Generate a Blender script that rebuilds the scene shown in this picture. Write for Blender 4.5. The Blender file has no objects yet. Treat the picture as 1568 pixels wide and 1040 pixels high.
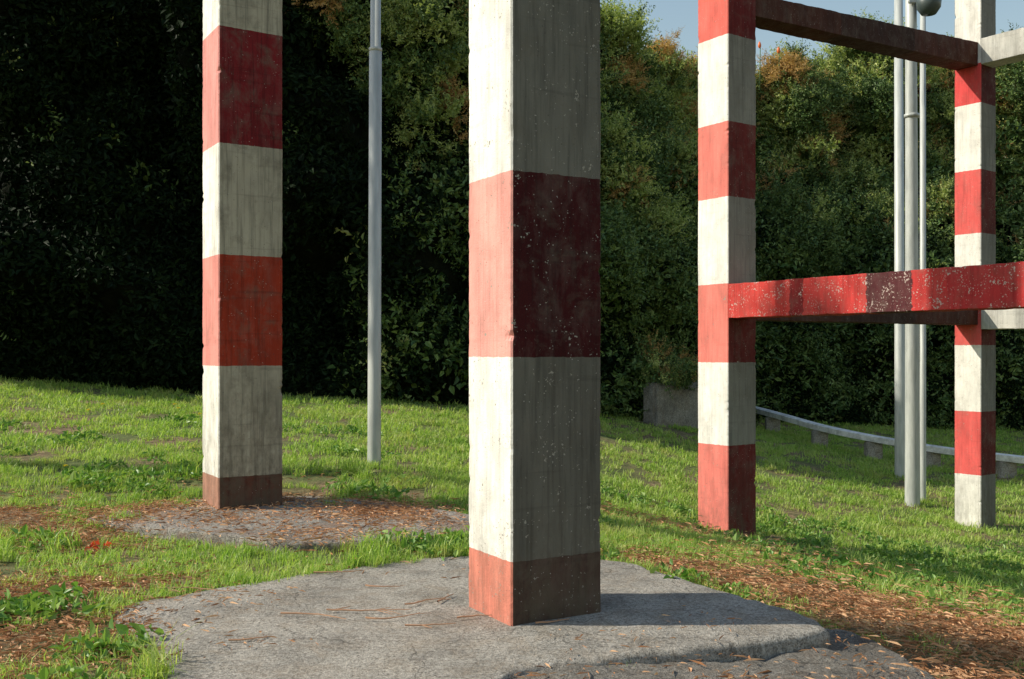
import bpy, math, random
import numpy as np
from mathutils import Vector, Matrix, noise, Euler
random.seed(7); rng=np.random.default_rng(7)
F=1524.0; HC=1.2; HZ=540.0; CX=784.0
scene=bpy.context.scene
def W(px,py,d): return Vector(((px-CX)/F*d, d, HC+(HZ-py)/F*d))
def G0(px,py,z=0.0):
    d=F*(HC-z)/(py-HZ); return ((px-CX)/F*d,d)

# ---------------------------------------------------------------- node helpers
def newmat(name):
    m=bpy.data.materials.new(name); m.use_nodes=True; nt=m.node_tree; nt.nodes.clear()
    out=nt.nodes.new('ShaderNodeOutputMaterial'); b=nt.nodes.new('ShaderNodeBsdfPrincipled')
    nt.links.new(b.outputs[0],out.inputs[0]); return m,nt,b,out
def nz(nt,vec,scale,detail=4,rough=.55,dist=0):
    n=nt.nodes.new('ShaderNodeTexNoise'); n.inputs['Scale'].default_value=scale
    n.inputs['Detail'].default_value=detail; n.inputs['Roughness'].default_value=rough
    n.inputs['Distortion'].default_value=dist
    if vec is not None: nt.links.new(vec,n.inputs['Vector'])
    return n.outputs['Fac']
def ramp(nt,fac,stops,mode='LINEAR'):
    r=nt.nodes.new('ShaderNodeValToRGB'); r.color_ramp.interpolation=mode
    e=r.color_ramp.elements
    while len(e)<len(stops): e.new(0.5)
    for i,(p,c) in enumerate(stops):
        e[i].position=p
    for i,(p,c) in enumerate(stops):
        e[i].color=(c,c,c,1) if isinstance(c,(int,float)) else (*c,1)
    nt.links.new(fac,r.inputs[0]); return r.outputs[0]
def mix(nt,fac,a,b,mode='MIX'):
    m=nt.nodes.new('ShaderNodeMix'); m.data_type='RGBA'; m.blend_type=mode
    for s,v in ((m.inputs[0],fac),(m.inputs[6],a),(m.inputs[7],b)):
        if isinstance(v,(int,float)): s.default_value=v if s==m.inputs[0] else (v,v,v,1)
        elif isinstance(v,tuple): s.default_value=(*v,1)
        else: nt.links.new(v,s)
    return m.outputs[2]
def mth(nt,op,a,b=None,clamp=False):
    m=nt.nodes.new('ShaderNodeMath'); m.operation=op; m.use_clamp=clamp
    for i,v in enumerate((a,b)):
        if v is None: continue
        if isinstance(v,(int,float)): m.inputs[i].default_value=v
        else: nt.links.new(v,m.inputs[i])
    return m.outputs[0]
def mapping(nt,vec,scale):
    m=nt.nodes.new('ShaderNodeMapping'); m.inputs['Scale'].default_value=scale
    nt.links.new(vec,m.inputs[0]); return m.outputs[0]
def bump(nt,b,h,strength,dist=.01):
    n=nt.nodes.new('ShaderNodeBump'); n.inputs['Strength'].default_value=strength
    n.inputs['Distance'].default_value=dist; nt.links.new(h,n.inputs['Height'])
    nt.links.new(n.outputs[0],b.inputs['Normal'])
def attr(nt,name,out='Fac'):
    a=nt.nodes.new('ShaderNodeAttribute'); a.attribute_name=name; return a.outputs[out]
def objco(nt):
    return nt.nodes.new('ShaderNodeTexCoord').outputs['Object']

def addobj(name,me,mat=None,parent=None,loc=None):
    o=bpy.data.objects.new(name,me); scene.collection.objects.link(o)
    if mat is not None and me is not None: me.materials.append(mat)
    if parent: o.parent=parent
    if loc is not None: o.location=loc
    return o
def mesh_from(name,v,f):
    me=bpy.data.meshes.new(name); me.from_pydata([tuple(p) for p in v],[],[tuple(q) for q in f]); me.update(); return me

# ---------------------------------------------------------------- terrain
CP=np.array([(-3,4,0),(-.6,4,-.02),(-2,7.3,0),(0.2,7.5,-.02),(1.0,4.6,-.06),(2.2,4.6,-.22),(3.2,5,-.38),(2.15,9.8,-.59),
 (6.1,12.9,-1.05),(-1.25,9.2,.19),(-3.5,6.7,.05),(-5.5,11,.41),(-8.2,16,.83),(-5.1,16,.57),(-1.45,16.5,.39),(2.7,19,-.05),
 (5.7,23,-.31),(12.9,25,-.69),(5.4,22,-.40),(7.05,18.5,-.8),(8.75,17,-.95),(5.7,14.2,-.95),(0,0,-.2),(-5,0,.1),(4,0,-.5),
 (-9,5,.35),(9,6,-1.3),(14,14,-1.4),(-14,16,1.2),(-1.5,3,0),(.3,13,-.05),(.3,3.3,-.18),(1.0,3.6,-.20),(1.9,3.6,-.26)],float)
def _U(r): return np.where(r>1e-9,r*r*np.log(r+1e-12),0)
n=len(CP); K=_U(np.linalg.norm(CP[:,None,:2]-CP[None,:,:2],axis=2))+np.eye(n)*0.12
P=np.hstack([np.ones((n,1)),CP[:,:2]]); A=np.zeros((n+3,n+3)); A[:n,:n]=K; A[:n,n:]=P; A[n:,:n]=P.T
SOL=np.linalg.solve(A,np.concatenate([CP[:,2],np.zeros(3)]))
def H(x,y):
    x=np.clip(np.atleast_1d(np.asarray(x,float)),-15,17); y=np.clip(np.atleast_1d(np.asarray(y,float)),-2,26)
    q=np.stack([x,y],-1); r=np.linalg.norm(q[...,None,:]-CP[:,:2],axis=-1)
    return _U(r)@SOL[:n]+SOL[n]+SOL[n+1]*x+SOL[n+2]*y
def Hs(x,y): return float(H(x,y)[0])

xs=np.unique(np.concatenate([np.linspace(-600,-20,14),np.linspace(-20,24,221),np.linspace(24,600,14)]))
ys=np.unique(np.concatenate([np.linspace(-300,-3,8),np.linspace(-3,30,166),np.linspace(30,900,14)]))
X,Y=np.meshgrid(xs,ys); Z=H(X.ravel(),Y.ravel())
Zn=np.array([noise.noise(Vector((a*1.3,b*1.3,0)))*.02+noise.noise(Vector((a*5,b*5,3)))*.008 for a,b in zip(X.ravel(),Y.ravel())])
Z=Z+Zn-.03
nx=len(xs); V=np.stack([X.ravel(),Y.ravel(),Z],1)
Fc=[(j*nx+i,j*nx+i+1,(j+1)*nx+i+1,(j+1)*nx+i) for j in range(len(ys)-1) for i in range(nx-1)]
gm=mesh_from('ground',V,Fc)
m,nt,b,_=newmat('soil_and_grass_ground')
co=objco(nt)
n1=nz(nt,co,1.2,6,.6); n2=nz(nt,co,14,6,.65); n3=nz(nt,co,90,4,.6)
soil=ramp(nt,n2,[(.3,(.10,.055,.035)),(.5,(.29,.17,.10)),(.7,(.52,.34,.22))])
gr=ramp(nt,n2,[(.3,(.06,.09,.02)),(.7,(.20,.23,.06))])
col=mix(nt,ramp(nt,n1,[(.42,1.0),(.6,0.25)]),soil,gr)
col=mix(nt,.6,col,ramp(nt,n3,[(.3,.4),(.7,1.0)]),'MULTIPLY')
nt.links.new(col,b.inputs['Base Color']); b.inputs['Roughness'].default_value=.95
bump(nt,b,mth(nt,'ADD',n2,mth(nt,'MULTIPLY',n3,.5)),.8,.03)
ground=addobj('ground',gm,m)
for p in gm.polygons: p.use_smooth=True

# ---------------------------------------------------------------- painted concrete
def paint_mat(name,stops,shaded_cols,chip=.66,grime=.5,base_z=None,scale=1.0,zr=10.0,edge_noise=.006,chipcol=(.36,.33,.28),dirt=.75,dirth=.75):
    m,nt,b,_=newmat(name)
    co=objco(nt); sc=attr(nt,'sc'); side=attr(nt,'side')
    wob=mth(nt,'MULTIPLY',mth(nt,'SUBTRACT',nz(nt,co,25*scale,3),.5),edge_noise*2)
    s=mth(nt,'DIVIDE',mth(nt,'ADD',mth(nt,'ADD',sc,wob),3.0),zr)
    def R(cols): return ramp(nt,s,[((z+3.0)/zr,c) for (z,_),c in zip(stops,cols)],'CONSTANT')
    ce=R([c for _,c in stops]); cs=R(shaded_cols)
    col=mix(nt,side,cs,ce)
    # worn paint: patchy thin areas where the pale concrete greys the colour
    thin=nz(nt,mapping(nt,co,(9,9,5)),1.0,7,.7,.3)
    col=mix(nt,ramp(nt,thin,[(.48,0.0),(.72,.38)]),col,mix(nt,.5,col,(.30,.26,.22)))
    v1=nz(nt,mapping(nt,co,(5,5,1.6)),1.0,5,.6)
    col=mix(nt,1.0,col,ramp(nt,v1,[(.3,.70),(.55,1.0),(.75,1.12)]),'MULTIPLY')
    st=nz(nt,mapping(nt,co,(45,45,2.0)),1.0,5,.65)
    gsc=mth(nt,'SUBTRACT',grime,mth(nt,'MULTIPLY',side,grime*.45))
    col=mix(nt,gsc,col,ramp(nt,st,[(.3,.45),(.52,1.0),(1,1.05)]),'MULTIPLY')
    bl=nz(nt,co,7*scale,7,.72,.4)
    col=mix(nt,mth(nt,'MULTIPLY',ramp(nt,bl,[(.50,0.0),(.70,1.0)]),mth(nt,'MULTIPLY',gsc,.8)),col,mix(nt,.75,col,(.14,.12,.09)))
    fl_=nz(nt,mapping(nt,co,(1.5,1.5,26)),1.0,3,.5)
    col=mix(nt,mth(nt,'MULTIPLY',gsc,.5),col,ramp(nt,fl_,[(.30,.55),(.38,1.0)]),'MULTIPLY')
    ch=nz(nt,co,60*scale,4,.6); ch2=nz(nt,co,9*scale,3,.5)
    cc=mth(nt,'ADD',mth(nt,'MULTIPLY',ch,.75),mth(nt,'MULTIPLY',ch2,.35))
    chm=ramp(nt,cc,[(chip,0.0),(chip+.015,1.0)])
    col=mix(nt,chm,col,chipcol)
    vo=nt.nodes.new('ShaderNodeTexVoronoi'); vo.inputs['Scale'].default_value=50*scale; nt.links.new(co,vo.inputs['Vector'])
    thr=mth(nt,'MULTIPLY',nz(nt,co,70,2),.26)
    sp=mth(nt,'MULTIPLY',mth(nt,'LESS_THAN',vo.outputs['Distance'],thr),mth(nt,'GREATER_THAN',nz(nt,co,16,3),.55))
    col=mix(nt,mth(nt,'MULTIPLY',sp,.75),col,(.5,.46,.42))
    # dark pits (air holes) in the concrete
    v2=nt.nodes.new('ShaderNodeTexVoronoi'); v2.inputs['Scale'].default_value=38*scale; nt.links.new(mapping(nt,co,(1.1,.9,1.05)),v2.inputs['Vector'])
    pit=mth(nt,'MULTIPLY',mth(nt,'LESS_THAN',v2.outputs['Distance'],mth(nt,'MULTIPLY',nz(nt,co,55,2),.22)),mth(nt,'GREATER_THAN',nz(nt,co,11,3),.5))
    col=mix(nt,mth(nt,'MULTIPLY',pit,.6),col,(.07,.06,.05))
    if base_z is not None:
        gz=mth(nt,'SUBTRACT',1.0,mth(nt,'DIVIDE',mth(nt,'SUBTRACT',sc,base_z),dirth),True)
        gm_=mth(nt,'MULTIPLY',gz,ramp(nt,nz(nt,mapping(nt,co,(14,14,6)),1.0,7,.75),[(.38,0.0),(.62,1.0)]))
        gm_=mth(nt,'MULTIPLY',gm_,mth(nt,'SUBTRACT',1.0,mth(nt,'MULTIPLY',side,.4)))
        col=mix(nt,mth(nt,'MULTIPLY',gm_,dirt),col,(.10,.08,.055))
    nt.links.new(col,b.inputs['Base Color'])
    b.inputs['Roughness'].default_value=.8; b.inputs['Specular IOR Level'].default_value=.2
    h=mth(nt,'ADD',mth(nt,'MULTIPLY',chm,-.7),mth(nt,'ADD',mth(nt,'MULTIPLY',pit,-1.0),mth(nt,'ADD',nz(nt,co,120,4,.7),mth(nt,'MULTIPLY',bl,1.5))))
    bump(nt,b,h,.6,.005)
    return m

def prism(name,quad,z0,z1,mat,lit_sides,parent=None,step=.025,axis='z',chips=.022):
    cx=sum(q[0] for q in quad)/4; cy=sum(q[1] for q in quad)/4
    pts=[];sd=[]
    for k in range(4):
        a=Vector(quad[k]); c=Vector(quad[(k+1)%4]); L=(c-a).length; d=(c-a)/L
        ts=[.008,.03]+list(np.linspace(.06,L-.06,7))+[L-.03,L-.008]
        for i,t in enumerate(ts):
            near=1.0 if i in(0,len(ts)-1) else (.35 if i in(1,len(ts)-2) else 0)
            corner=k if i<len(ts)/2 else (k+1)%4
            pts.append((a+d*t-Vector((cx,cy)),near,corner)); sd.append(k)
    nr=int((z1-z0)/step)+1; zs=np.linspace(z0,z1,nr); npnt=len(pts)
    verts=[];sc=[]
    for z in zs:
        for (p,near,corner) in pts:
            r=p.normalized()
            dsp=.0025*noise.noise(Vector((p.x*9,p.y*9,z*5+cx)))
            if near:
                nn=noise.noise(Vector((corner*7.3+cx,z*9,2)))*.6+noise.noise(Vector((corner*3.3+cx,z*34,9)))*.5
                if nn>.25: dsp-=near*min(.03,(nn-.25)*chips*2.2)
                dsp-=near*.003*abs(noise.noise(Vector((corner,z*60,5))))
            verts.append((p.x+r.x*dsp,p.y+r.y*dsp,z)); sc.append(z)
    faces=[];side=[]
    for j in range(nr-1):
        for i in range(npnt):
            i2=(i+1)%npnt
            faces.append((j*npnt+i,j*npnt+i2,(j+1)*npnt+i2,(j+1)*npnt+i)); side.append(1.0 if sd[i] in lit_sides else 0.0)
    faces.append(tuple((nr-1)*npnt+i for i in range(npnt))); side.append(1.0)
    me=mesh_from(name,verts,faces)
    a=me.attributes.new('sc','FLOAT','POINT'); a.data.foreach_set('value',sc)
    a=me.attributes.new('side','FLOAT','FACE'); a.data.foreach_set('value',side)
    return addobj(name,me,mat,parent,(cx,cy,0))

def footprint(pl,pn,pr,D,phi):
    t0,tl,tr=[(p-CX)/F for p in (pn,pl,pr)]; c,s=math.cos(phi),math.sin(phi)
    s1=D*(t0-tl)/(c+tl*s); s2=D*(tr-t0)/(s-tr*c)
    N=Vector((t0*D,D)); u=Vector((-c,s)); v=Vector((s,c))
    return N,u,v,s1,s2,[N,N+v*s2,N+v*s2+u*s1,N+u*s1]
def zof(y,D): return HC+(HZ-y)/F*D

def mkpillar(name,pl,pn,pr,D,phi,zb,spec,lit_pal,shaded_pal,parent=None,**kw):  # stripe palettes carry sun-side and shade-side tones in their colours
    N,u,v,s1,s2,q=footprint(pl,pn,pr,D,math.radians(phi))
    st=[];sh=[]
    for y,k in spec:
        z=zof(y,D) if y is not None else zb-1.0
        st.append((max(z,-2.9),lit_pal[k])); sh.append(shaded_pal[k])
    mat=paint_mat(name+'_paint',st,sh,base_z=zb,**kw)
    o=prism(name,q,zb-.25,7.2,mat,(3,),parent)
    return N,u,v,s1,s2,q

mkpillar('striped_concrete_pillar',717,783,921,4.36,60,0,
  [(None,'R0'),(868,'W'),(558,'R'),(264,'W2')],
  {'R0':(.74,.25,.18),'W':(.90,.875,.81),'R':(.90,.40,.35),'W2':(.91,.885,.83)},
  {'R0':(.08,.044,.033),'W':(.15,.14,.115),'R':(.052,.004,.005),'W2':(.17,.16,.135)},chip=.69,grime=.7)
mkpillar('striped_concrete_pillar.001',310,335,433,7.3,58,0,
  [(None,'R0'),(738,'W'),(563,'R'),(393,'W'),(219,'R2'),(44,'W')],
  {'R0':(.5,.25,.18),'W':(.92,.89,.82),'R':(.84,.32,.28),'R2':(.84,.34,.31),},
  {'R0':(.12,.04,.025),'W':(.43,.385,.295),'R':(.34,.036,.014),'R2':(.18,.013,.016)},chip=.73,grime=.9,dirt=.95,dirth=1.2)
tower=bpy.data.objects.new('concrete_frame_tower',None); scene.collection.objects.link(tower)
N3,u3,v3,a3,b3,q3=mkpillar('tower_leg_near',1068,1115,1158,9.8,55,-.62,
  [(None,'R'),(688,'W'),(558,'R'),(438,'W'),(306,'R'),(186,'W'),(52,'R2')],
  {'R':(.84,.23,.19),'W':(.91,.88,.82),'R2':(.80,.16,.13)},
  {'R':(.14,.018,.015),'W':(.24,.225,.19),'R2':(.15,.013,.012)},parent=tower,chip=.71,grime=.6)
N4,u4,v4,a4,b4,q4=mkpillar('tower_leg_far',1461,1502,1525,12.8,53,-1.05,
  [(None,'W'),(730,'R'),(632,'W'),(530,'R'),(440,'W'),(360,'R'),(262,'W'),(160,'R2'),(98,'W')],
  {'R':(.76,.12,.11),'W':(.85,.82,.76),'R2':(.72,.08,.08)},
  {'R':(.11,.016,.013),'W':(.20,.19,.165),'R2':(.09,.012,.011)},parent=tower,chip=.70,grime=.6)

def beam(name,a,bb,w,z0a,z1a,z0b,z1b,mat,parent,off=0):
    a=Vector(a);bb=Vector(bb);d=(bb-a);L=d.length;d=d/L;pr=Vector((-d.y,d.x))
    a=a+pr*off
    nseg=max(2,int(L/.04)); verts=[];sc=[]
    prof=[]
    def ln(p,q,k): return [(p[0]+(q[0]-p[0])*i/k,p[1]+(q[1]-p[1])*i/k) for i in range(k)]
    e=.012
    corners=[(e,0),(1-e/w,0),(1,e),(1,1-e),(1-e/w,1),(e,1),(0,1-e),(0,e)]
    for k in range(8):
        prof+=ln(corners[k],corners[(k+1)%8],5 if k%2==0 else 1)
    npn=len(prof)
    for j in range(nseg+1):
        t=j/nseg
        z0=z0a+(z0b-z0a)*t; z1=z1a+(z1b-z1a)*t
        for (pu,pz) in prof:
            du=(pu)*w; zz=z0+(z1-z0)*pz
            nn=noise.noise(Vector((t*L*8,pu*2,pz*2+z0)))*.004+noise.noise(Vector((t*L*26,pu*3,pz*3)))*.003
            p=a+d*(t*L)+pr*(du+nn*(1 if pu>.5 else -1))
            verts.append((p.x,p.y,zz+nn*(1 if pz>.5 else -1)*1.3)); sc.append(t*L)
    faces=[(j*npn+i,(j+1)*npn+i,(j+1)*npn+(i+1)%npn,j*npn+(i+1)%npn) for j in range(nseg) for i in range(npn)]
    faces.append(tuple(range(npn))); faces.append(tuple(nseg*npn+i for i in reversed(range(npn))))
    me=mesh_from(name,verts,faces)
    me.attributes.new('sc','FLOAT','POINT').data.foreach_set('value',sc)
    me.attributes.new('side','FLOAT','FACE').data.foreach_set('value',[1.0]*len(faces))
    return addobj(name,me,mat,parent)
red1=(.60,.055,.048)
mb=paint_mat('peeling_red_shadow_banded_paint',[(-3,red1),(.72,(.26,.02,.022)),(.90,(.66,.06,.055)),(1.55,(.11,.028,.033)),(1.98,(.60,.05,.048)),(2.3,(.48,.038,.04))],  # darkest lengths are shadow bands painted into the beam colour
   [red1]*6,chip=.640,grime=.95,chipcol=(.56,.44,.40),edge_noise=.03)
mbr=paint_mat('brown_beam_paint',[(-3,(.075,.022,.012)),(1.5,(.045,.016,.010)),(3,(.08,.022,.012))],[(.1,.02,.015)]*3,chip=.73,grime=.8)
mgw=paint_mat('grey_beam_paint',[(-3,(.60,.58,.53))],[(.62,.61,.57)],chip=.70,grime=.9)
nu=-u3
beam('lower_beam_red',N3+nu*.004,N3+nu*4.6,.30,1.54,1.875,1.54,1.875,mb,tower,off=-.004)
beam('lower_beam_cross',N3+v3*(b3+.003)+u3*(.06),N4+u4*(.04)-v4*.004,.30,1.53,1.85,1.56,1.86,mbr,tower)
beam('upper_beam_cross',N3+v3*(b3+.003)+u3*(.06),N4+u4*(.04)-v4*.004,.30,4.62,4.84,4.90,5.2,mbr,tower)
nu4=-u4
beam('upper_beam_grey',N4+nu4*.004,N4+nu4*4,.30,4.91,5.24,4.91,5.24,mgw,tower,off=-.004)
beam('lower_beam_grey',N4+nu4*.004,N4+nu4*4,.30,1.50,1.78,1.50,1.78,mgw,tower,off=-.004)

# ---------------------------------------------------------------- concrete pads
def conc_mat(name,dark=1.0,rough=1.0,stain=.5,sc_=(.30,.22,.15)):
    m,nt,b,_=newmat(name); co=objco(nt)
    a=nz(nt,co,2.6,8,.7); c=nz(nt,co,48,7,.75); d=nz(nt,co,6,7,.7,.5); e=nz(nt,co,160,3,.7)
    col=ramp(nt,c,[(.32,(.20*dark,.175*dark,.145*dark)),(.48,(.46*dark,.42*dark,.365*dark)),(.68,(.75*dark,.69*dark,.61*dark))])
    col=mix(nt,.9,col,ramp(nt,a,[(.34,.48),(.56,1.0)]),'MULTIPLY')
    col=mix(nt,ramp(nt,d,[(.48,0.0),(.66,stain)]),col,tuple(q*dark for q in sc_))
    col=mix(nt,.8,col,ramp(nt,e,[(.35,.4),(.55,1.0)]),'MULTIPLY')
    vo=nt.nodes.new('ShaderNodeTexVoronoi'); vo.inputs['Scale'].default_value=75; nt.links.new(co,vo.inputs['Vector'])
    sp=mth(nt,'MULTIPLY',mth(nt,'LESS_THAN',vo.outputs['Distance'],mth(nt,'MULTIPLY',nz(nt,co,60,2),.6)),mth(nt,'GREATER_THAN',nz(nt,co,17,4),.47))
    col=mix(nt,mth(nt,'MULTIPLY',sp,.65),col,(.12*dark,.11*dark,.09*dark))
    cr=nt.nodes.new('ShaderNodeTexVoronoi'); cr.feature='DISTANCE_TO_EDGE'; cr.inputs['Scale'].default_value=1.1
    wv=nt.nodes.new('ShaderNodeVectorMath'); wv.operation='ADD'; cn=nt.nodes.new('ShaderNodeTexNoise'); cn.inputs['Scale'].default_value=4; cn.inputs['Detail'].default_value=6
    sv=nt.nodes.new('ShaderNodeVectorMath'); sv.operation='SCALE'; sv.inputs['Scale'].default_value=.35
    nt.links.new(co,cn.inputs['Vector']); nt.links.new(cn.outputs['Color'],sv.inputs[0]); nt.links.new(co,wv.inputs[0]); nt.links.new(sv.outputs[0],wv.inputs[1]); nt.links.new(wv.outputs[0],cr.inputs['Vector'])
    ck=mth(nt,'LESS_THAN',cr.outputs['Distance'],.004)
    col=mix(nt,mth(nt,'MULTIPLY',ck,.5),col,(.05,.045,.035))
    nt.links.new(col,b.inputs['Base Color']); b.inputs['Roughness'].default_value=.92
    bump(nt,b,mth(nt,'ADD',mth(nt,'MULTIPLY',c,1.6),mth(nt,'ADD',mth(nt,'MULTIPLY',sp,-.5),mth(nt,'ADD',e,mth(nt,'MULTIPLY',a,2.0)))),1.0*min(1,rough),.011*rough); return m
def crom(P,k=6):
    out=[];n_=len(P)
    for i in range(n_):
        p0,p1,p2,p3=[Vector(P[(i+j)%n_]) for j in(-1,0,1,2)]
        for j in range(k):
            t=j/k; out.append(.5*((2*p1)+(p2-p0)*t+(2*p0-5*p1+4*p2-p3)*t*t+(3*p1-p0-3*p2+p3)*t**3))
    return out
def smooth_poly(pts,jit=.03,cr=True):
    P=crom(pts) if cr else [Vector(p) for p in pts]
    out=[]
    for i in range(len(P)):
        a,b2=P[i],P[(i+1)%len(P)]; L=(b2-a).length; nn=max(1,int(L/.06))
        d=(b2-a).normalized(); pe=Vector((-d.y,d.x))
        for j in range(nn):
            q=a.lerp(b2,j/nn); w=noise.noise(Vector((q.x*4,q.y*4,1)))*jit+noise.noise(Vector((q.x*15,q.y*15,1)))*jit*.7
            out.append(q+pe*w)
    return out
def inpoly(x,y,poly):
    x=np.asarray(x);y=np.asarray(y);ins=np.zeros(x.shape,bool);k=len(poly)
    for i in range(k):
        x1,y1=poly[i][0],poly[i][1];x2,y2=poly[(i+1)%k][0],poly[(i+1)%k][1]
        c=((y1>y)!=(y2>y))&(x<(x2-x1)*(y-y1)/((y2-y1) if y2!=y1 else 1e-9)+x1); ins^=c
    return ins
def pad(name,poly,ztop,thick,mat,tilt=(0,0,0),rnd=1.0,wav=.006,cr=True):
    pts=smooth_poly(poly,cr=cr); cx,cy=sum(p.x for p in pts)/len(pts),sum(p.y for p in pts)/len(pts)
    zt=lambda x,y:ztop+tilt[0]*(x-cx)+tilt[1]*(y-cy)
    verts=[];k=len(pts); rings=[(1.0,-thick),(1.0,-.07*rnd),(.997,-.035*rnd),(.99,-.014*rnd),(.975,-.003*rnd),(.95,0.0)]
    C=Vector((cx,cy))
    for s,dz in rings:
        for p in pts:
            q=C+(p-C)*s; w=noise.noise(Vector((q.x*14,q.y*14,dz*20)))*.014
            verts.append((q.x+w,q.y+w,zt(q.x,q.y)+dz+w*.4))
    NR=22
    for s in np.linspace(.92,.06,NR):
        for p in pts:
            q=C+(p-C)*s; verts.append((q.x,q.y,zt(q.x,q.y)+wav*noise.noise(Vector((q.x*3,q.y*3,0)))+wav*.4*noise.noise(Vector((q.x*11,q.y*11,0)))))
    R=len(rings)+NR
    f=[(j*k+i,j*k+(i+1)%k,(j+1)*k+(i+1)%k,(j+1)*k+i) for j in range(R-1) for i in range(k)]
    f.append(tuple((R-1)*k+i for i in range(k)))
    me=mesh_from(name,verts,f)
    for p in me.polygons: p.use_smooth=True
    return addobj(name,me,mat)
pad1=[(-1.87,4.71),(-1.62,5.0),(-1.18,5.38),(-.26,5.94),(.56,5.8),(.82,5.5),(1.05,5.08),(1.28,4.7),(1.38,4.36),(1.05,4.16),(.50,3.96),(.04,3.76),(-.3,3.4),(-1.15,3.2),(-1.27,3.66),(-1.6,4.2)]
pad1=pad1[::-1]
pad('concrete_footing_slab',pad1,0.0,.4,conc_mat('weathered_concrete',1.14,1,.5,(.36,.28,.20)),wav=.006,rnd=.7)
apron=[(-.45,3.1),(.0,3.9),(.70,4.35),(1.37,4.6),(1.62,4.45),(1.72,3.7),(1.5,2.8),(-.3,2.7)]
pad('rough_concrete_apron',apron[::-1],-.065,.35,conc_mat('coarse_concrete',.85,2.2,.6),tilt=(-.05,0.03,0),wav=.035)
pad2=[(-3.0,6.95),(-2.75,7.7),(-1.9,8.25),(-1.0,7.75),(-.25,7.10),(-.22,6.5),(-.78,6.14),(-1.3,6.05),(-2.2,6.5)]
pad('concrete_footing_slab.001',pad2[::-1],0.045,.3,conc_mat('needle_stained_concrete',.95,1,.95,(.40,.23,.15)),rnd=.5,cr=False)

# ---------------------------------------------------------------- instancing
def scatter(name,pts,rots,scl,protos,idx=None):
    coll=bpy.data.collections.new(name+'_parts')
    for o in protos:
        if not o.users_collection: coll.objects.link(o)
        else: coll.objects.link(o.copy())
    me=bpy.data.meshes.new(name); me.from_pydata([tuple(p) for p in pts],[],[])
    k=len(pts)
    me.attributes.new('rot','FLOAT_VECTOR','POINT').data.foreach_set('vector',np.asarray(rots,np.float32).ravel())
    me.attributes.new('scl','FLOAT','POINT').data.foreach_set('value',np.asarray(scl,np.float32))
    if idx is None: idx=rng.integers(0,len(protos),k)
    me.attributes.new('idx','INT','POINT').data.foreach_set('value',np.asarray(idx,np.int32))
    o=bpy.data.objects.new(name,me); scene.collection.objects.link(o)
    g=bpy.data.node_groups.new(name+'_gn','GeometryNodeTree')
    g.interface.new_socket('Geometry',in_out='INPUT',socket_type='NodeSocketGeometry')
    g.interface.new_socket('Geometry',in_out='OUTPUT',socket_type='NodeSocketGeometry')
    i=g.nodes.new('NodeGroupInput');ou=g.nodes.new('NodeGroupOutput')
    iop=g.nodes.new('GeometryNodeInstanceOnPoints'); ci=g.nodes.new('GeometryNodeCollectionInfo')
    ci.inputs['Collection'].default_value=coll; ci.inputs['Separate Children'].default_value=True; ci.inputs['Reset Children'].default_value=True
    def na(nm,t):
        q=g.nodes.new('GeometryNodeInputNamedAttribute'); q.data_type=t; q.inputs['Name'].default_value=nm; return q.outputs['Attribute']
    e2r=g.nodes.new('FunctionNodeEulerToRotation')
    g.links.new(na('rot','FLOAT_VECTOR'),e2r.inputs[0]); g.links.new(e2r.outputs[0],iop.inputs['Rotation'])
    g.links.new(na('scl','FLOAT'),iop.inputs['Scale']); g.links.new(na('idx','INT'),iop.inputs['Instance Index'])
    iop.inputs['Pick Instance'].default_value=True
    g.links.new(ci.outputs[0],iop.inputs['Instance']); g.links.new(i.outputs[0],iop.inputs['Points'])
    g.links.new(iop.outputs[0],ou.inputs[0])
    md=o.modifiers.new('scatter','NODES'); md.node_group=g
    return o
def leafmat(name,c0,c1,c2,transl=.3,rough=.5,wscale=.5,patch=None,spec=.35):
    m,nt,b,out=newmat(name)
    lv=attr(nt,'lv'); geo=nt.nodes.new('ShaderNodeNewGeometry').outputs['Position']
    w=nz(nt,geo,wscale,4,.6)
    f=mth(nt,'ADD',mth(nt,'MULTIPLY',lv,.55),mth(nt,'MULTIPLY',w,.6))
    col=ramp(nt,f,[(.2,c0),(.52,c1),(.9,c2)])
    if patch is not None:
        pw=nz(nt,geo,1.6,5,.7); col=mix(nt,ramp(nt,pw,[(.53,0.0),(.67,.75)]),col,patch)
    nt.links.new(col,b.inputs['Base Color']); b.inputs['Roughness'].default_value=rough
    b.inputs['Specular IOR Level'].default_value=spec
    if transl>0:
        t=nt.nodes.new('ShaderNodeBsdfTranslucent'); nt.links.new(mix(nt,1.0,col,(1.0,1.15,.5),'MULTIPLY'),t.inputs[0])
        ms=nt.nodes.new('ShaderNodeMixShader'); ms.inputs[0].default_value=transl
        nt.links.new(b.outputs[0],ms.inputs[1]); nt.links.new(t.outputs[0],ms.inputs[2]); nt.links.new(ms.outputs[0],out.inputs[0])
    return m
def lvattr(me,vals): me.attributes.new('lv','FLOAT','FACE').data.foreach_set('value',vals)
def proto(name,v,f,lv,mat):
    me=mesh_from(name,v,f); lvattr(me,lv); me.materials.append(mat); return bpy.data.objects.new(name,me)
def nrm(a): return a/(np.linalg.norm(a,axis=-1,keepdims=True)+1e-9)
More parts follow.
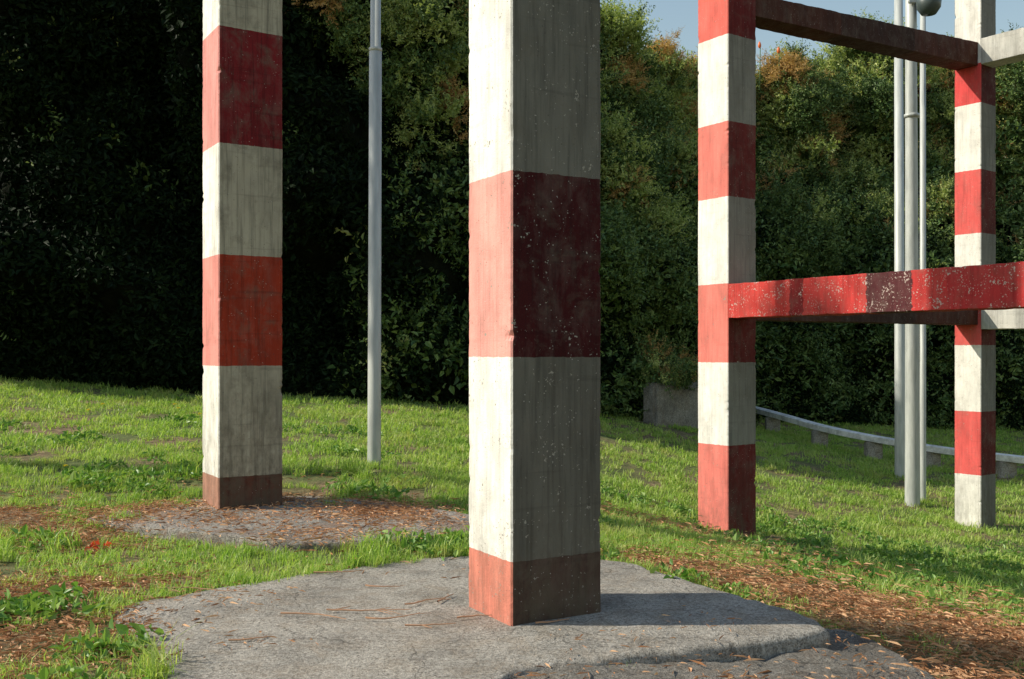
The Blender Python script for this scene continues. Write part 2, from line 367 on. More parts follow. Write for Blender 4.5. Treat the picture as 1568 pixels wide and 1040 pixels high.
def leaves(P,D,N,L,Wd,fold=.25):
    k=len(P); S=nrm(np.cross(D,N)); N=nrm(np.cross(S,D)); L=L[:,None];Wd=Wd[:,None]
    a=P; t=P+D*L+N*(-.15*L); l1=P+D*L*.35+S*Wd*.5+N*Wd*fold; r1=P+D*L*.35-S*Wd*.5+N*Wd*fold
    l2=P+D*L*.72+S*Wd*.32+N*Wd*fold*.4; r2=P+D*L*.72-S*Wd*.32+N*Wd*fold*.4
    v=np.stack([a,l1,l2,t,r2,r1],1).reshape(-1,3); base=np.arange(k)[:,None]*6
    f=np.concatenate([base+np.array([[0,3,2,1]]),base+np.array([[0,5,4,3]])],1).reshape(-1,4)
    return v,f
def leafclump(name,mat,k,rad,ls,up=.5,flat=.6,seed=0,ratio=.55):
    r=np.random.default_rng(seed)
    th=r.uniform(0,2*np.pi,k); rr=rad*np.sqrt(r.uniform(0,1,k)); 
    P=np.stack([rr*np.cos(th),rr*np.sin(th),r.uniform(-.1,1,k)*rad*flat*(1.1-rr/rad)],1)
    D=nrm(r.normal(0,1,(k,3))*.8+nrm(P)*.6+np.array([0,0,.1])); N=nrm(r.normal(0,.6,(k,3))+np.array([0,0,up]))
    L=ls*r.uniform(.6,1.3,k); v,f=leaves(P,D,N,L,L*ratio)
    return proto(name,v,f,np.repeat(r.uniform(0,1,k),2),mat)
def spray(name,mat,ns,length,ls,seed,ratio=.4,spread=.7):
    r=np.random.default_rng(seed); PP=[];DD=[];NN=[];LL=[]
    for s in range(ns):
        d=nrm(np.array([r.normal(0,spread),r.normal(0,spread),1.0])); p=np.array([r.normal(0,.08),r.normal(0,.08),0]); Ln=length*r.uniform(.5,1.1)
        kk=int(Ln/(ls*.33))
        for i in range(kk):
            d=nrm(d+r.normal(0,.05,3)); p=p+d*Ln/kk
            out=nrm(r.normal(0,1,3)); out=nrm(out-d*np.dot(out,d)*.6+d*.5)
            PP.append(p.copy());DD.append(out);NN.append(nrm(d+r.normal(0,.4,3)));LL.append(ls*r.uniform(.6,1.2)*(1.1-.6*i/kk))
    P,D,N,L=map(np.array,(PP,DD,NN,LL)); v,f=leaves(P,D,N,L,L*ratio)
    return proto(name,v,f,np.repeat(r.uniform(0,1,len(P)),2),mat)
def grassclump(name,mat,k,rad,h,w,seed,lean=.5):
    r=np.random.default_rng(seed); v=[];f=[];lv=[]
    for i in range(k):
        th=r.uniform(0,6.283); rr=rad*math.sqrt(r.uniform()); b0=np.array([rr*math.cos(th),rr*math.sin(th),-.01])
        a=r.uniform(0,6.283); d=np.array([math.cos(a),math.sin(a),0]); s=np.array([-d[1],d[0],0])
        hh=h*r.uniform(.45,1.2); ln=lean*r.uniform(.1,1.3)*hh; ww=w*r.uniform(.7,1.3); o=len(v)
        m1=b0+np.array([0,0,hh*.5])+d*ln*.22; m2=b0+np.array([0,0,hh*(.98-.25*ln/hh)])+d*ln
        v+= [b0-s*ww*.5,b0+s*ww*.5,m1-s*ww*.45,m1+s*ww*.45,m2]
        f+= [(o,o+1,o+3,o+2),(o+2,o+3,o+4)]; q=r.uniform(); lv+=[q,q]
    return proto(name,v,f,lv,mat)

gmat=leafmat('grass_blades',(.15,.29,.045),(.35,.51,.10),(.62,.66,.25),.45,.45,.7,patch=(.54,.50,.20))
gp=[grassclump('grass_tuft_%d'%i,gmat,50,.10,.07,.0055,i,.8) for i in range(4)]+[grassclump('grass_tuft_%d'%i,gmat,40,.07,.15,.006,i,.9) for i in (4,5)]
gf=[grassclump('far_tuft_%d'%i,gmat,45,.17,.09,.011,10+i,.9) for i in range(4)]
wmat=leafmat('weed_leaves',(.06,.15,.03),(.15,.30,.055),(.32,.44,.12),.3,.4,.8)
wp=[leafclump('weed_%d'%i,wmat,36,.13,.05,.9,.5,30+i,.6) for i in range(4)]
HB=np.array([(-30,19),(-14,17),(-8.2,16),(-1.45,16.5),(2.7,19),(5.7,23),(12.9,25),(20,26),(45,30)],float)
def Yb(x): return np.interp(x,HB[:,0],HB[:,1])
def fnoise(x,y,s,o=0): return np.array([noise.noise(Vector((a*s,b2*s,o))) for a,b2 in zip(x,y)])
def bare(x,y):
    v=np.zeros(len(x))
    def seg(ax,ay,bx,by,w):
        d=np.array([bx-ax,by-ay]);L2=(d**2).sum(); t=np.clip(((x-ax)*d[0]+(y-ay)*d[1])/L2,0,1)
        return np.exp(-(((x-ax-t*d[0])**2+(y-ay-t*d[1])**2)/(w*w)))
    v=np.maximum(v,seg(.9,5.9,1.9,5.3,.42)); v=np.maximum(v,seg(1.9,5.2,4.5,4.9,.65)); v=np.maximum(v,seg(1.8,4.2,4,3.5,.8))
    v=np.maximum(v,.85*seg(-3.5,7.1,-2.7,6.4,.28)); v=np.maximum(v,1.0*seg(-3.2,4.9,-2.1,5.05,.33)); v=np.maximum(v,.95*seg(-2.0,3.8,-1.75,4.6,.27))
    v=np.maximum(v,.6*seg(-2.9,4.4,-2.3,4.0,.28))
    v=np.maximum(v,.4*seg(1.5,7.0,3,6.6,.25)); v=np.maximum(v,.6*seg(-5.5,10.6,-2.5,10.2,.25)); v=np.maximum(v,.5*seg(.5,8.6,2.5,8.4,.3))
    return v
def ground_samples(dens,x0,x1,y0,y1):
    k=int(dens*(x1-x0)*(y1-y0)); x=rng.uniform(x0,x1,k); y=rng.uniform(y0,y1,k)
    fov=(np.abs(x)<y*.60+1.0); x,y=x[fov],y[fov]; 
    ok=~(inpoly(x,y,pad1)|inpoly(x,y,pad2)|inpoly(x,y,apron))&(y<Yb(x)+.4); return x[ok],y[ok]
def putg(name,x,y,protos,s0,s1,sink=.03,tilt=.15,idx=None,lin=None):
    z=H(x,y)-sink; k=len(x)
    rot=np.stack([rng.normal(0,tilt,k),rng.normal(0,tilt,k),rng.uniform(0,6.28,k)],1)
    return scatter(name,np.stack([x,y,z],1),rot,rng.uniform(s0,s1,k),protos,idx)
x,y=ground_samples(115,-7,6,2.6,9.5)
pat=fnoise(x,y,1.5)+.5*fnoise(x,y,4,3)
keep=rng.uniform(0,1,len(x))>np.clip(bare(x,y)*1.15+.7*(pat>.16),0,1)
x,y=x[keep],y[keep]
k=420; xa=rng.uniform(-3.1,-.2,k); ya=rng.uniform(6,8.2,k); q=inpoly(xa,ya,pad2)&(fnoise(xa,ya,2.5,8)>.15)&((xa<-2.2)|(ya>7.3)|(ya<6.35))
x=np.concatenate([x,xa[q]]); y=np.concatenate([y,ya[q]])
ed=smooth_poly(pad1); ex_=[];ey_=[]
for p in ed:
    if (p.x<-.1 and p.y>3.6) or p.y>5.2 or random.random()<.12:
        for _ in range(2):
            if noise.noise(Vector((p.x*2,p.y*2,5)))>-.1: ex_.append(p.x*1.012+random.gauss(0,.035)); ey_.append((p.y-4.6)*1.012+4.6+random.gauss(0,.035))
x=np.concatenate([x,ex_]); y=np.concatenate([y,ey_])
putg('grass',x,y,gp,.5,1.15,idx=np.where(fnoise(x,y,.9,5)>.22,rng.integers(0,6,len(x)),rng.integers(0,4,len(x))),sink=.02)
x,y=ground_samples(40,-13,16,9.5,27)
pat=fnoise(x,y,1.1)+.4*fnoise(x,y,3,3)
keep=rng.uniform(0,1,len(x))>np.clip(.65*(pat>.16)+bare(x,y),0,1)
putg('grass',x[keep],y[keep],gf,.55,1.15)
x,y=ground_samples(14,-7,8,3,12)
wt=(fnoise(x,y,.8,9)>.12)|((x>1.6)&(y>6.2)&(y<11)&(fnoise(x,y,1.3,2)>-.1)); x,y=x[wt],y[wt]
kp=bare(x,y)<.5; x,y=x[kp],y[kp]
putg('low_weeds',x,y,wp,.6,1.3,0.0)

# pine needle / leaf litter
nmat=leafmat('dry_needles',(.20,.085,.04),(.52,.25,.12),(.80,.52,.32),.1,.7,6)
def needles(name,k,seed,rad=.14):
    r=np.random.default_rng(seed); P=np.stack([r.normal(0,rad,k),r.normal(0,rad,k),r.uniform(.004,.02,k)],1)
    a=r.uniform(0,6.28,k); D=np.stack([np.cos(a),np.sin(a),r.normal(0,.08,k)],1); L=r.uniform(.02,.08,k)
    v,f=leaves(P,nrm(D),np.tile([0,0,1.],(k,1))+r.normal(0,.2,(k,3)),L,np.full(k,.0025),.3)
    k2=k//6; P=np.stack([r.normal(0,rad,k2),r.normal(0,rad,k2),r.uniform(.006,.02,k2)],1); a=r.uniform(0,6.28,k2)
    v2,f2=leaves(P,nrm(np.stack([np.cos(a),np.sin(a),r.normal(0,.2,k2)],1)),nrm(np.tile([0,0,1.],(k2,1))+r.normal(0,.35,(k2,3))),r.uniform(.012,.03,k2),r.uniform(.006,.016,k2),.4)
    lv=np.concatenate([np.repeat(r.uniform(0,1,k),2),np.repeat(r.uniform(0,1,k2),2)])
    return proto(name,np.vstack([v,v2]),np.vstack([f,f2+len(v)]),lv,nmat)
npz=[needles('litter_%d'%i,24,50+i) for i in range(5)]
k=17000; x=rng.uniform(-5,5.5,k); y=rng.uniform(2.8,9,k)
p1=inpoly(x,y,pad1);p2=inpoly(x,y,pad2);pa=inpoly(x,y,apron)
e2=np.clip(fnoise(x,y,1.6,4)*2+.5,0.08,1)
pr=np.where(p1,.003+.02*(fnoise(x,y,2.0,4)>.25),np.where(p2,.36*e2,np.where(pa,.05,np.clip(bare(x,y)*.75,.015,1))))
kp=rng.uniform(0,1,k)<pr; x,y,p1,p2,pa=x[kp],y[kp],p1[kp],p2[kp],pa[kp]
z=np.where(p1,.006,np.where(p2,.05,np.where(pa,-.05-.05*(x-.8)+.03*(y-3.7),H(x,y)-.015)))
scatter('dry_needle_litter',np.stack([x,y,z],1),np.stack([0*x,0*x,rng.uniform(0,6.28,len(x))],1),rng.uniform(.7,1.3,len(x)),npz)
twm,nt,b,_=newmat('twig_bark'); b.inputs['Base Color'].default_value=(.42,.23,.13,1); b.inputs['Roughness'].default_value=.8
def twigs():
    v=[];f=[]
    def seg(p,a,L,r0):
        kk=int(L/.03)+2; last=None
        for i in range(kk):
            r=r0*(1-.7*i/kk); a+=random.gauss(0,.12); d=Vector((math.cos(a),math.sin(a),0)); s=Vector((-d.y,d.x,0))
            o=len(v); zz=.008+r+.004*abs(noise.noise(Vector((i*.5,p.x*9,0))))
            for q in range(5):
                an=q*1.2566; v.append(p+s*math.cos(an)*r+Vector((0,0,zz+math.sin(an)*r)))
            if last is not None:
                for q in range(5): f.append((last+q,last+(q+1)%5,o+(q+1)%5,o+q))
            last=o; p=p+d*(L/kk)
            if random.random()<.12 and r0>.002: seg(p.copy(),a+random.choice([-.7,.7]),L*.3,r*.7)
    for px,py,a,L in [(430,943,-.25,.36),(500,938,-.1,.42),(560,950,-.35,.3),(620,930,.5,.25),(240,905,.3,.45),(480,880,.1,.3),(700,950,.4,.2),(820,958,.1,.2),(670,925,1.2,.2),(350,985,.2,.18),(560,900,-.4,.2),(620,962,.1,.25)]:
        x0,y0=G0(px,py); seg(Vector((x0,y0,0)),a,L,.0045)
    return mesh_from('fallen_twigs',v,f)
addobj('fallen_twigs',twigs(),twm)

# ---------------------------------------------------------------- hill
TT=np.array([(-30,8.6),(-8,8.8),(-4,9.0),(-1.2,9.0),(.4,8.9),(2.2,8.7),(3.3,8.6),(5,8.7),(7,8.9),(8.2,9.3),(9.6,10.7),(12,11),(15,11),(45,11.5)],float)
def surf(x,t):
    yb=float(Yb(x)); ht=float(np.interp(x,TT[:,0],TT[:,1]))+.8*noise.noise(Vector((x*.55,3,0)))
    base=Hs(x,yb)-.15; tz=min(t,ht); ex=max(0,t-ht)
    bl=1.7*noise.noise(Vector((x*.33,tz*.36+ex*.3,1)))+1.3*noise.noise(Vector((x*.8,tz*.85+ex,7)))+.55*noise.noise(Vector((x*2.0,tz*2.0,4)))
    bl*=min(1,tz/1.6)*.9
    rc=.05+.57*max(0,min(1,(x+3)/5))
    z=base+tz+bl*.25+(.35*noise.noise(Vector((x*.8,ex*.8,2))) if ex>0 else 0)
    return Vector((x-bl*.35,yb+.1*tz+rc*max(0,tz-2.5)-bl+ex,z))
xsH=np.concatenate([np.linspace(-30,-12,40),np.linspace(-11.8,20,220),np.linspace(20.5,45,30)]); tsH=np.concatenate([np.linspace(0,15.5,70),np.linspace(16,40,14)])
hv=[];
for t in tsH:
    for xx in xsH:
        ht=float(np.interp(xx,TT[:,0],TT[:,1])); tt=t*ht/15 if t<=15.5 else ht*15.5/15+(t-15.5)
        hv.append(surf(xx,tt))
nh=len(xsH); hf=[(j*nh+i,j*nh+i+1,(j+1)*nh+i+1,(j+1)*nh+i) for j in range(len(tsH)-1) for i in range(nh-1)]
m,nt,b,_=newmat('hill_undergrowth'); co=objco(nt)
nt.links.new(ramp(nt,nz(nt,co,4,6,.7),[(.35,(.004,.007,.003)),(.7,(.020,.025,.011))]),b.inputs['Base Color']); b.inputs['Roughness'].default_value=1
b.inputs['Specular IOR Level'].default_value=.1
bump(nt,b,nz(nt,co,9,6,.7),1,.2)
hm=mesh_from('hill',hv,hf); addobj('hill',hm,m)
ivyd=leafmat('shade_toned_ivy',(.003,.007,.003),(.007,.017,.006),(.020,.038,.012),0,.6,.45,spec=.08)  # near-black leaf colour stands in for shade on the bank
ivy=leafmat('hill_leaves',(.022,.052,.014),(.075,.135,.035),(.20,.27,.08),0,.45,.45,spec=.3)
lite=leafmat('sunlit_toned_leaves',(.16,.22,.06),(.38,.44,.15),(.64,.65,.28),.35,.45,.8)  # lighter species; sunlit brightness is also put into its colour
dry=leafmat('dry_leaves',(.22,.13,.05),(.56,.34,.14),(.85,.58,.28),.3,.7,.8)
cl=[leafclump('a_leaves_%d'%i,ivy,70,.38,.12,.5,.8,70+i) for i in range(4)]            #0-3
cl+=[spray('b_spray_%d'%i,ivy,7,.75,.13,80+i,spread=.55) for i in range(3)]             #4-6
cl+=[spray('c_spray_%d'%i,lite,7,.7,.13,90+i,.45,.55) for i in range(3)]                #7-9
cl+=[spray('d_dry_%d'%i,dry,10,.55,.09,95+i,.35,.6) for i in range(3)]                  #10-12
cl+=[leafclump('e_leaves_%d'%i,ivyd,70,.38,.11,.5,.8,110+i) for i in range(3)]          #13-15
def hillnormal(xx,t,ht):
    e=.12; p=surf(xx,t); nn=(surf(xx+e,t)-p).cross(surf(xx,t+e)-p)
    if nn.length<1e-6: return p,None
    nn.normalize()
    if nn.y>0 and t<ht*.95: nn=-nn
    if nn.z<0 and t>=ht: nn=-nn
    return p,nn
def hillpts(k,x0,x1):
    P=[];R=[];S=[];I=[]
    for _ in range(k):
        xx=random.uniform(x0,x1); ht=float(np.interp(xx,TT[:,0],TT[:,1])); t=random.uniform(0,ht+1.2)
        if noise.noise(Vector((xx*1.4,t*1.4,55)))>.26: continue      # hollows in the growth
        p,nn=hillnormal(xx,t,ht)
        if nn is None: continue
        rt=t/ht; a=noise.noise(Vector((xx*.5,t*.5,20))); a2=noise.noise(Vector((xx*1.1,t*1.1,30)))
        right=max(0,min(1,(xx+2)/4)); r=random.random()
        pd=.0; pl=.0
        if a2>.12: pd=.75*max(0,rt-.4)*right
        if a>-.05: pl=.4*right*max(0,rt-.25)+.008
        if rt>.85: pd+=.12*right; pl+=.3*right
        dk=max(0,min(.99,(-xx+.4)/3.2+.3*a+.45*(rt-.25))) if xx<1 else max(0,.55-.7*rt+.3*a)  # shade painted by leaf choice: darker to the left and low on the right
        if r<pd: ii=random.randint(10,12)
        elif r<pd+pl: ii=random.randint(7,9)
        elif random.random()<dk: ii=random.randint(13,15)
        elif r<pd+pl+.30: ii=random.randint(4,6)
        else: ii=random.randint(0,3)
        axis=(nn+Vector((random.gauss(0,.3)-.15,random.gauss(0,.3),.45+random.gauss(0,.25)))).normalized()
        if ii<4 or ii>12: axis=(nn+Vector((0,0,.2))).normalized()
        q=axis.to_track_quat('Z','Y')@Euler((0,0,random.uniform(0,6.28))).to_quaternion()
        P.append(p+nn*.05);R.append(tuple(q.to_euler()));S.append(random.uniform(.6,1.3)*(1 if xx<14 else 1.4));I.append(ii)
    return P,R,S,I
P_,R_,S_,I_=hillpts(11500,-11,17)
for _ in range(90):
    p=W(random.uniform(980,1085),random.uniform(560,596),random.uniform(18.0,19.3)); P_.append(p);R_.append((random.gauss(.6,.4),random.gauss(0,.5),random.uniform(0,6)));S_.append(random.uniform(.3,.6));I_.append(random.choice([0,1,4,5,7,10]))
HV=np.array([tuple(v) for v in hv]); PXv=CX+F*HV[:,0]/HV[:,1]; PYv=HZ-F*(HV[:,2]-HC)/HV[:,1]
def bank_at(px,py):
    d=(PXv-px)**2+(PYv-py)**2; c=np.argsort(d)[:6]; c=min(c,key=lambda i:HV[i,1]); return Vector(HV[c])
def shrub(c,rad,kinds,nn_=34):
    c=c+Vector((0,-.5*rad,.15*rad))
    for _ in range(nn_):
        d=Vector((random.gauss(0,1),random.gauss(0,1)-.4,random.gauss(0,1)+.35)).normalized()
        rr=rad*random.uniform(.35,.95)*(1+.4*noise.noise(d*2+c)); p=c+Vector((d.x*rr*1.1,d.y*rr,d.z*rr))
        q=(d+Vector((-.2,0,.5))).normalized().to_track_quat('Z','Y')@Euler((0,0,random.uniform(0,6.28))).to_quaternion()
        P_.append(p);R_.append(tuple(q.to_euler()));S_.append(random.uniform(.5,.95));I_.append(random.choice(kinds))
G_=[0,1,4,5,6];L_=[7,8,9,4];LL_=[7,8,9];D_=[10,11,12];M_=[7,8,10,4]
for px,py,rd,kd in [(695,185,.5,D_),(655,65,.7,L_),(640,130,.4,G_),(600,150,.5,G_),(690,30,.5,M_),(940,75,.7,L_),(975,55,.6,LL_),(1040,70,.5,D_),(960,135,.5,D_),
  (1060,190,.6,D_),(1020,345,.32,LL_),(1005,350,.25,LL_),(1290,125,1.1,L_),(1250,160,.8,G_),(1235,250,.65,M_),(1325,260,.95,LL_),(1300,300,.7,L_),(1340,80,.9,L_),(1200,130,.7,D_),
  (1180,105,.6,D_),(1440,110,.6,M_),(1440,200,.8,L_),(1540,150,.8,G_),(1430,320,.6,M_),(1215,115,.5,L_),(935,240,.5,L_),(950,420,.5,G_),(1040,470,.4,G_),(1200,330,.7,G_),(1260,400,.8,G_),
  (1050,260,.5,M_),(1330,180,.7,G_),(1015,130,.5,L_),(550,60,.5,G_),(500,20,.4,D_),(1380,140,.7,M_),(1540,110,.8,L_),(640,230,.6,L_),(1000,560,.35,M_),(1035,565,.3,M_),
  (615,95,.5,L_),(700,110,.4,L_),(630,30,.5,L_),(1185,200,.5,L_),(1220,190,.6,G_),(990,200,.5,G_),(1270,210,.5,D_),(1345,330,.5,L_),(960,300,.4,M_),(1290,60,.7,L_),(1310,75,.6,G_)]:
    shrub(bank_at(px,py),rd,kd,int(22+36*rd))
for _ in range(26):
    xx=random.uniform(2,17); ht=float(np.interp(xx,TT[:,0],TT[:,1])); p,_n=hillnormal(xx,ht*random.uniform(.93,1.05),ht); shrub(p,random.uniform(.25,.6),random.choice([G_,L_,M_,D_]),18)
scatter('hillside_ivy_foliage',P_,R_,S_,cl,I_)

# ---------------------------------------------------------------- small unseen pine, added on the left to shade the right-hand lawn
bark,nt,b,_=newmat('pine_bark'); co=objco(nt)
nt.links.new(ramp(nt,nz(nt,mapping(nt,co,(9,9,2)),1,6,.7),[(.35,(.05,.035,.025)),(.7,(.22,.14,.09))]),b.inputs['Base Color']); b.inputs['Roughness'].default_value=.95
pine=bpy.data.objects.new('added_shade_pine',None); scene.collection.objects.link(pine)
def limb(name,pts,r0,r1):
    v=[];f=[];pts=[Vector(p) for p in pts]; k=len(pts)
    for i,p in enumerate(pts):
        d=(pts[min(k-1,i+1)]-pts[max(0,i-1)]).normalized(); s=d.orthogonal().normalized(); t=d.cross(s); r=r0+(r1-r0)*i/(k-1)
        for q in range(10):
            a=q*.6283; v.append(p+(s*math.cos(a)+t*math.sin(a))*r)
    for i in range(k-1):
        for q in range(10): f.append((i*10+q,i*10+(q+1)%10,(i+1)*10+(q+1)%10,(i+1)*10+q))
    addobj(name,mesh_from(name,v,f),bark,pine)
limb('trunk',[(-9.3,8.7,0),(-9.35,8.6,2),(-9.2,8.6,4),(-9.1,8.6,6),(-9.1,8.7,7.4),(-9.1,8.7,8.6)],.20,.08)
tips=[(-10.6,8.7,8.9),(-7.6,8.8,8.9),(-9.2,9.1,9.0),(-8.8,8.2,8.8),(-10.2,8.9,9.2),(-7.9,8.4,9.2),(-9,8.7,9.9)]
for i,t in enumerate(tips):
    a=Vector((-9.1,8.65,7.0)); t=Vector(t); limb('limb_%d'%(i+1),[a,a.lerp(t,.4)+Vector((0,0,-.1)),a.lerp(t,.75),t],.07,.025)
pn=leafmat('pine_needles',(.02,.045,.015),(.05,.09,.03),(.10,.15,.05),.1,.5,.8)
pc=[spray('pine_tuft_%d'%i,pn,9,.34,.10,120+i,.12,.6) for i in range(3)]
PP=[];RR=[];SS=[]
for _ in range(800):
    a=random.uniform(0,6.28); r=math.sqrt(random.random()); zz=random.gauss(0,.35)
    p=Vector((-9.1+2.1*r*math.cos(a),8.7+.6*r*math.sin(a),9.0+.6*(1-r*r)+zz*.9))
    if noise.noise(p*1.1)<-.2: continue
    PP.append(p);RR.append((random.gauss(0,.3),random.gauss(0,.4),random.uniform(0,6)));SS.append(random.uniform(.6,1.0))
o=scatter('shade_pine_crown',PP,RR,SS,pc); o.parent=pine

# ---------------------------------------------------------------- retaining wall fragment, guard rail
cw=conc_mat('old_wall_concrete',.8)
def box(name,c,s,mat,parent=None,rz=0,bev=.01):
    import bmesh
    bm=bmesh.new(); bmesh.ops.create_cube(bm,size=1); bmesh.ops.scale(bm,vec=s,verts=bm.verts)
    bmesh.ops.bevel(bm,geom=bm.edges[:],offset=bev,segments=2,affect='EDGES')
    me=bpy.data.meshes.new(name); bm.to_mesh(me); bm.free()
    o=addobj(name,me,mat,parent,c); o.rotation_euler=(0,0,rz); return o
a=W(995,640,18.3);c=W(1075,650,19.2)
box('concrete_retaining_wall',((a.x+c.x)/2,(a.y+c.y)/2-.1,.12),((c-a).length+.1,.35,1.05),cw,None,math.atan2(c.y-a.y,c.x-a.x),.05)
def tube(name,pts,rads,mat,parent=None,seg=24):
    v=[];f=[]
    for i,(p,r) in enumerate(zip(pts,rads)):
        for k in range(seg):
            a=2*math.pi*k/seg; v.append((p[0]+r*math.cos(a),p[1]+r*math.sin(a),p[2]))
    for i in range(len(pts)-1):
        for k in range(seg): f.append((i*seg+k,i*seg+(k+1)%seg,(i+1)*seg+(k+1)%seg,(i+1)*seg+k))
    f.append(tuple((len(pts)-1)*seg+k for k in range(seg)))
    me=mesh_from(name,v,f)
    for p in me.polygons: p.use_smooth=True
    return addobj(name,me,mat,parent)
m,nt,b,_=newmat('galvanised_steel'); co=objco(nt)
nt.links.new(ramp(nt,nz(nt,mapping(nt,co,(20,20,3)),1,5),[(.3,(.36,.38,.37)),(.7,(.54,.56,.54))]),b.inputs['Base Color'])
b.inputs['Metallic'].default_value=.1; b.inputs['Roughness'].default_value=.5; steel=m
m,nt,b,_=newmat('dark_metal'); b.inputs['Base Color'].default_value=(.06,.08,.08,1); b.inputs['Roughness'].default_value=.4; darkm=m
m,nt,b,_=newmat('rail_paint'); co=objco(nt)
nt.links.new(ramp(nt,nz(nt,co,6,6,.7),[(.35,(.45,.44,.41)),(.6,(.80,.79,.75))]),b.inputs['Base Color']); b.inputs['Roughness'].default_value=.7; railm=m
rail=bpy.data.objects.new('guard_rail',None); scene.collection.objects.link(rail)
RP=[(1120,617,23),(1160,626,22),(1205,638,20.8),(1255,652,19.8),(1310,664,19),(1365,674,18.5),(1430,685,18),(1500,694,17.5),(1580,703,17),(1700,716,16.4)]
pts=[W(*p) for p in RP]
rv=[];rf=[]
def dense(pts,k=8):
    out=[]
    for i in range(len(pts)-1):
        p0=pts[max(0,i-1)];p1_=pts[i];p2_=pts[i+1];p3=pts[min(len(pts)-1,i+2)]
        for j in range(k):
            t=j/k; out.append(.5*((2*p1_)+(p2_-p0)*t+(2*p0-5*p1_+4*p2_-p3)*t*t+(3*p1_-p0-3*p2_+p3)*t**3))
    return out+[pts[-1]]
dp=dense(pts)
for i,p in enumerate(dp):
    d=(dp[min(i+1,len(dp)-1)]-dp[max(i-1,0)]); d.z=0; d.normalize(); s=Vector((-d.y,d.x,0))
    prof=[(.06,.05),(.03,.065),(-.03,.065),(-.06,.05),(-.06,-.05),(-.03,-.065),(.03,-.065),(.06,-.05)]
    for a_,z_ in prof: rv.append(p+s*a_*1.8+Vector((0,0,z_-.03)))
for i in range(len(dp)-1):
    for k in range(8): rf.append((i*8+k,i*8+(k+1)%8,(i+1)*8+(k+1)%8,(i+1)*8+k))
addobj('rail',mesh_from('rail',rv,rf),railm,rail)
for j,(px,py,d) in enumerate([(1183,632,21.4),(1255,652,19.8),(1337,669,18.75),(1425,684,18.05),(1540,698,17.25),(1650,710,16.7)]):
    p=W(px,py,d); gz=Hs(p.x,p.y)
    box('post_%d'%(j+1),(p.x,p.y,(gz-.1+p.z-.09)/2),(.30,.2,(p.z-.09)-(gz-.1)),conc_mat('post_concrete_%d'%j,1.1),rail,random.uniform(-.2,.2),.02)

# ---------------------------------------------------------------- metal poles / lamp
p=W(573,700,9.2); zb=Hs(p.x,p.y)-.12; zj=zof(76,9.2)
sp=bpy.data.objects.new('steel_flag_pole',None); scene.collection.objects.link(sp)
tube('shaft',[(p.x,p.y,zb),(p.x,p.y,zb+.25),(p.x+.012,p.y,zj),(p.x+.012,p.y,zj+.001),(p.x+.03,p.y,8.5)],[.064,.062,.058,.048,.043],steel,sp)
tube('joint_collar',[(p.x+.012,p.y,zj-.02),(p.x+.012,p.y,zj-.019),(p.x+.012,p.y,zj+.01),(p.x+.012,p.y,zj+.015)],[.056,.061,.061,.046],steel,sp)
lamp=bpy.data.objects.new('street_lamp',None); scene.collection.objects.link(lamp)
p=W(1397,770,14.2); gz=Hs(p.x,p.y)-.1
tube('mast',[(p.x,p.y,gz),(p.x,p.y,gz+1),(p.x-.02,p.y,5.4),(p.x-.02,p.y,8)],[.105,.1,.08,.07],steel,lamp)
q=W(1378,730,16.5); gz2=Hs(q.x,q.y)-.1
tube('rear_mast',[(q.x,q.y,gz2),(q.x-.03,q.y,8.5)],[.085,.065],steel,lamp)
q=W(1413,730,14.6); tube('conduit',[(q.x,q.y,Hs(q.x,q.y)-.1),(q.x+.0,q.y,7)],[.045,.04],steel,lamp)
tube('clamp',[(p.x-.01,p.y,4.55),(p.x-.01,p.y,4.551),(p.x-.01,p.y,4.60),(p.x-.01,p.y,4.601)],[.08,.105,.105,.08],steel,lamp)
h=W(1422,10,14.0)
tube('lamp_head',[(h.x,h.y,h.z-.12),(h.x,h.y,h.z-.11),(h.x,h.y,h.z-.02),(h.x,h.y,h.z+.08),(h.x,h.y,h.z+.15),(h.x,h.y,h.z+.2)],[.02,.1,.16,.17,.12,.03],darkm,lamp)
box('lamp_arm',((h.x+p.x)/2,p.y-.1,h.z+.1),(.35,.05,.05),steel,lamp)

# ---------------------------------------------------------------- small flowers
fl,nt,b,_=newmat('orange_flower'); b.inputs['Base Color'].default_value=(.75,.16,.03,1)
st_,nt,b,_=newmat('flower_stem'); b.inputs['Base Color'].default_value=(.1,.16,.05,1)
for i,(px,py) in enumerate([(1163,70),(1192,78)]):
    h=W(px,py,27.0); pl=bpy.data.objects.new('red_hot_poker_flower'+('' if i==0 else '.%03d'%i),None); scene.collection.objects.link(pl)
    tube('stem',[(h.x,h.y,h.z-1.2),(h.x+.02,h.y,h.z)],[.015,.012],st_,pl,8)
    tube('bloom',[(h.x,h.y,h.z-.07),(h.x,h.y,h.z-.04),(h.x,h.y,h.z+.02),(h.x,h.y,h.z+.07),(h.x,h.y,h.z+.11)],[.015,.04,.045,.03,.01],fl,pl,10)
rl=leafmat('red_plant_leaves',(.5,.05,.02),(.7,.10,.03),(.8,.2,.05),.3,.5,2)
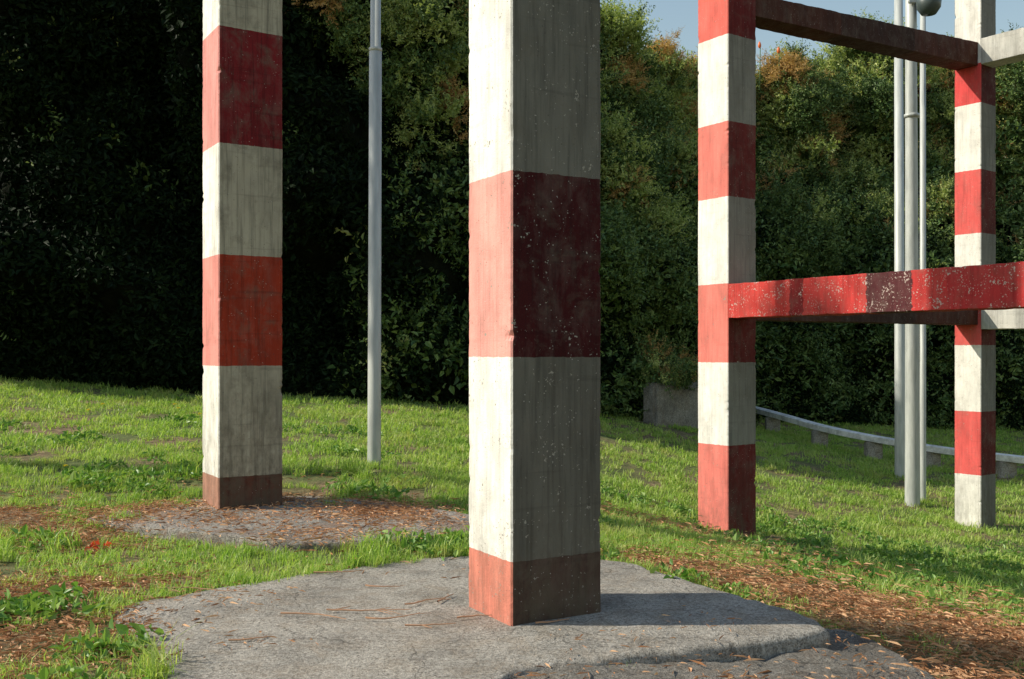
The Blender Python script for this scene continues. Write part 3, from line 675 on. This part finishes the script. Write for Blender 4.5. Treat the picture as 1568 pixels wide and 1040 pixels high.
rp=leafclump('red_leaves',rl,14,.06,.04,.6,.5,201)
x0,y0=G0(150,838); scatter('red_leaved_plant',[(x0,y0,Hs(x0,y0)+.01)],[(0,0,0)],[1.0],[rp])
yl=leafmat('dandelion_petals',(.7,.5,.02),(.8,.6,.03),(.85,.7,.05),.2,.5,2)
dl=leafclump('dandelion_head',yl,30,.018,.014,.8,.3,202)
x=rng.uniform(-6,-3.2,9);y=rng.uniform(8.0,14,9)
scatter('dandelion_flowers',np.stack([x,y,H(x,y)+.06],1),np.zeros((len(x),3)),rng.uniform(.7,1.1,len(x)),[dl])

# ---------------------------------------------------------------- light
el=math.radians(38); ax,ay=-1.0,-.02; l=math.hypot(ax,ay); ax/=l;ay/=l
ts=Vector((ax*math.cos(el),ay*math.cos(el),math.sin(el)))
sd=bpy.data.lights.new('sun','SUN'); sd.energy=5.0; sd.angle=math.radians(.5); sd.color=(1,.93,.77)
so=bpy.data.objects.new('sun',sd); scene.collection.objects.link(so); so.rotation_euler=ts.to_track_quat('Z','Y').to_euler(); so.location=(-20,5,20)
w=bpy.data.worlds.new('World'); scene.world=w; w.use_nodes=True; nt=w.node_tree; nt.nodes.clear()
o=nt.nodes.new('ShaderNodeOutputWorld'); bg=nt.nodes.new('ShaderNodeBackground'); sk=nt.nodes.new('ShaderNodeTexSky')
sk.sky_type='NISHITA'; sk.sun_disc=False; sk.sun_elevation=el; sk.sun_rotation=math.atan2(ax,ay); sk.air_density=1.7; sk.dust_density=.8; sk.ozone_density=.5
bg.inputs[1].default_value=.135; nt.links.new(sk.outputs[0],bg.inputs[0]); nt.links.new(bg.outputs[0],o.inputs[0])
scene.view_settings.view_transform='Standard'; scene.view_settings.look='None'; scene.view_settings.exposure=0
cd=bpy.data.cameras.new('camera'); cd.lens=35; cd.sensor_width=36; cd.shift_y=20/1568; cd.clip_end=3000; cd.clip_start=.05
cam=bpy.data.objects.new('camera',cd); scene.collection.objects.link(cam); cam.location=(0,0,HC); cam.rotation_euler=(math.pi/2,0,0)
scene.camera=cam
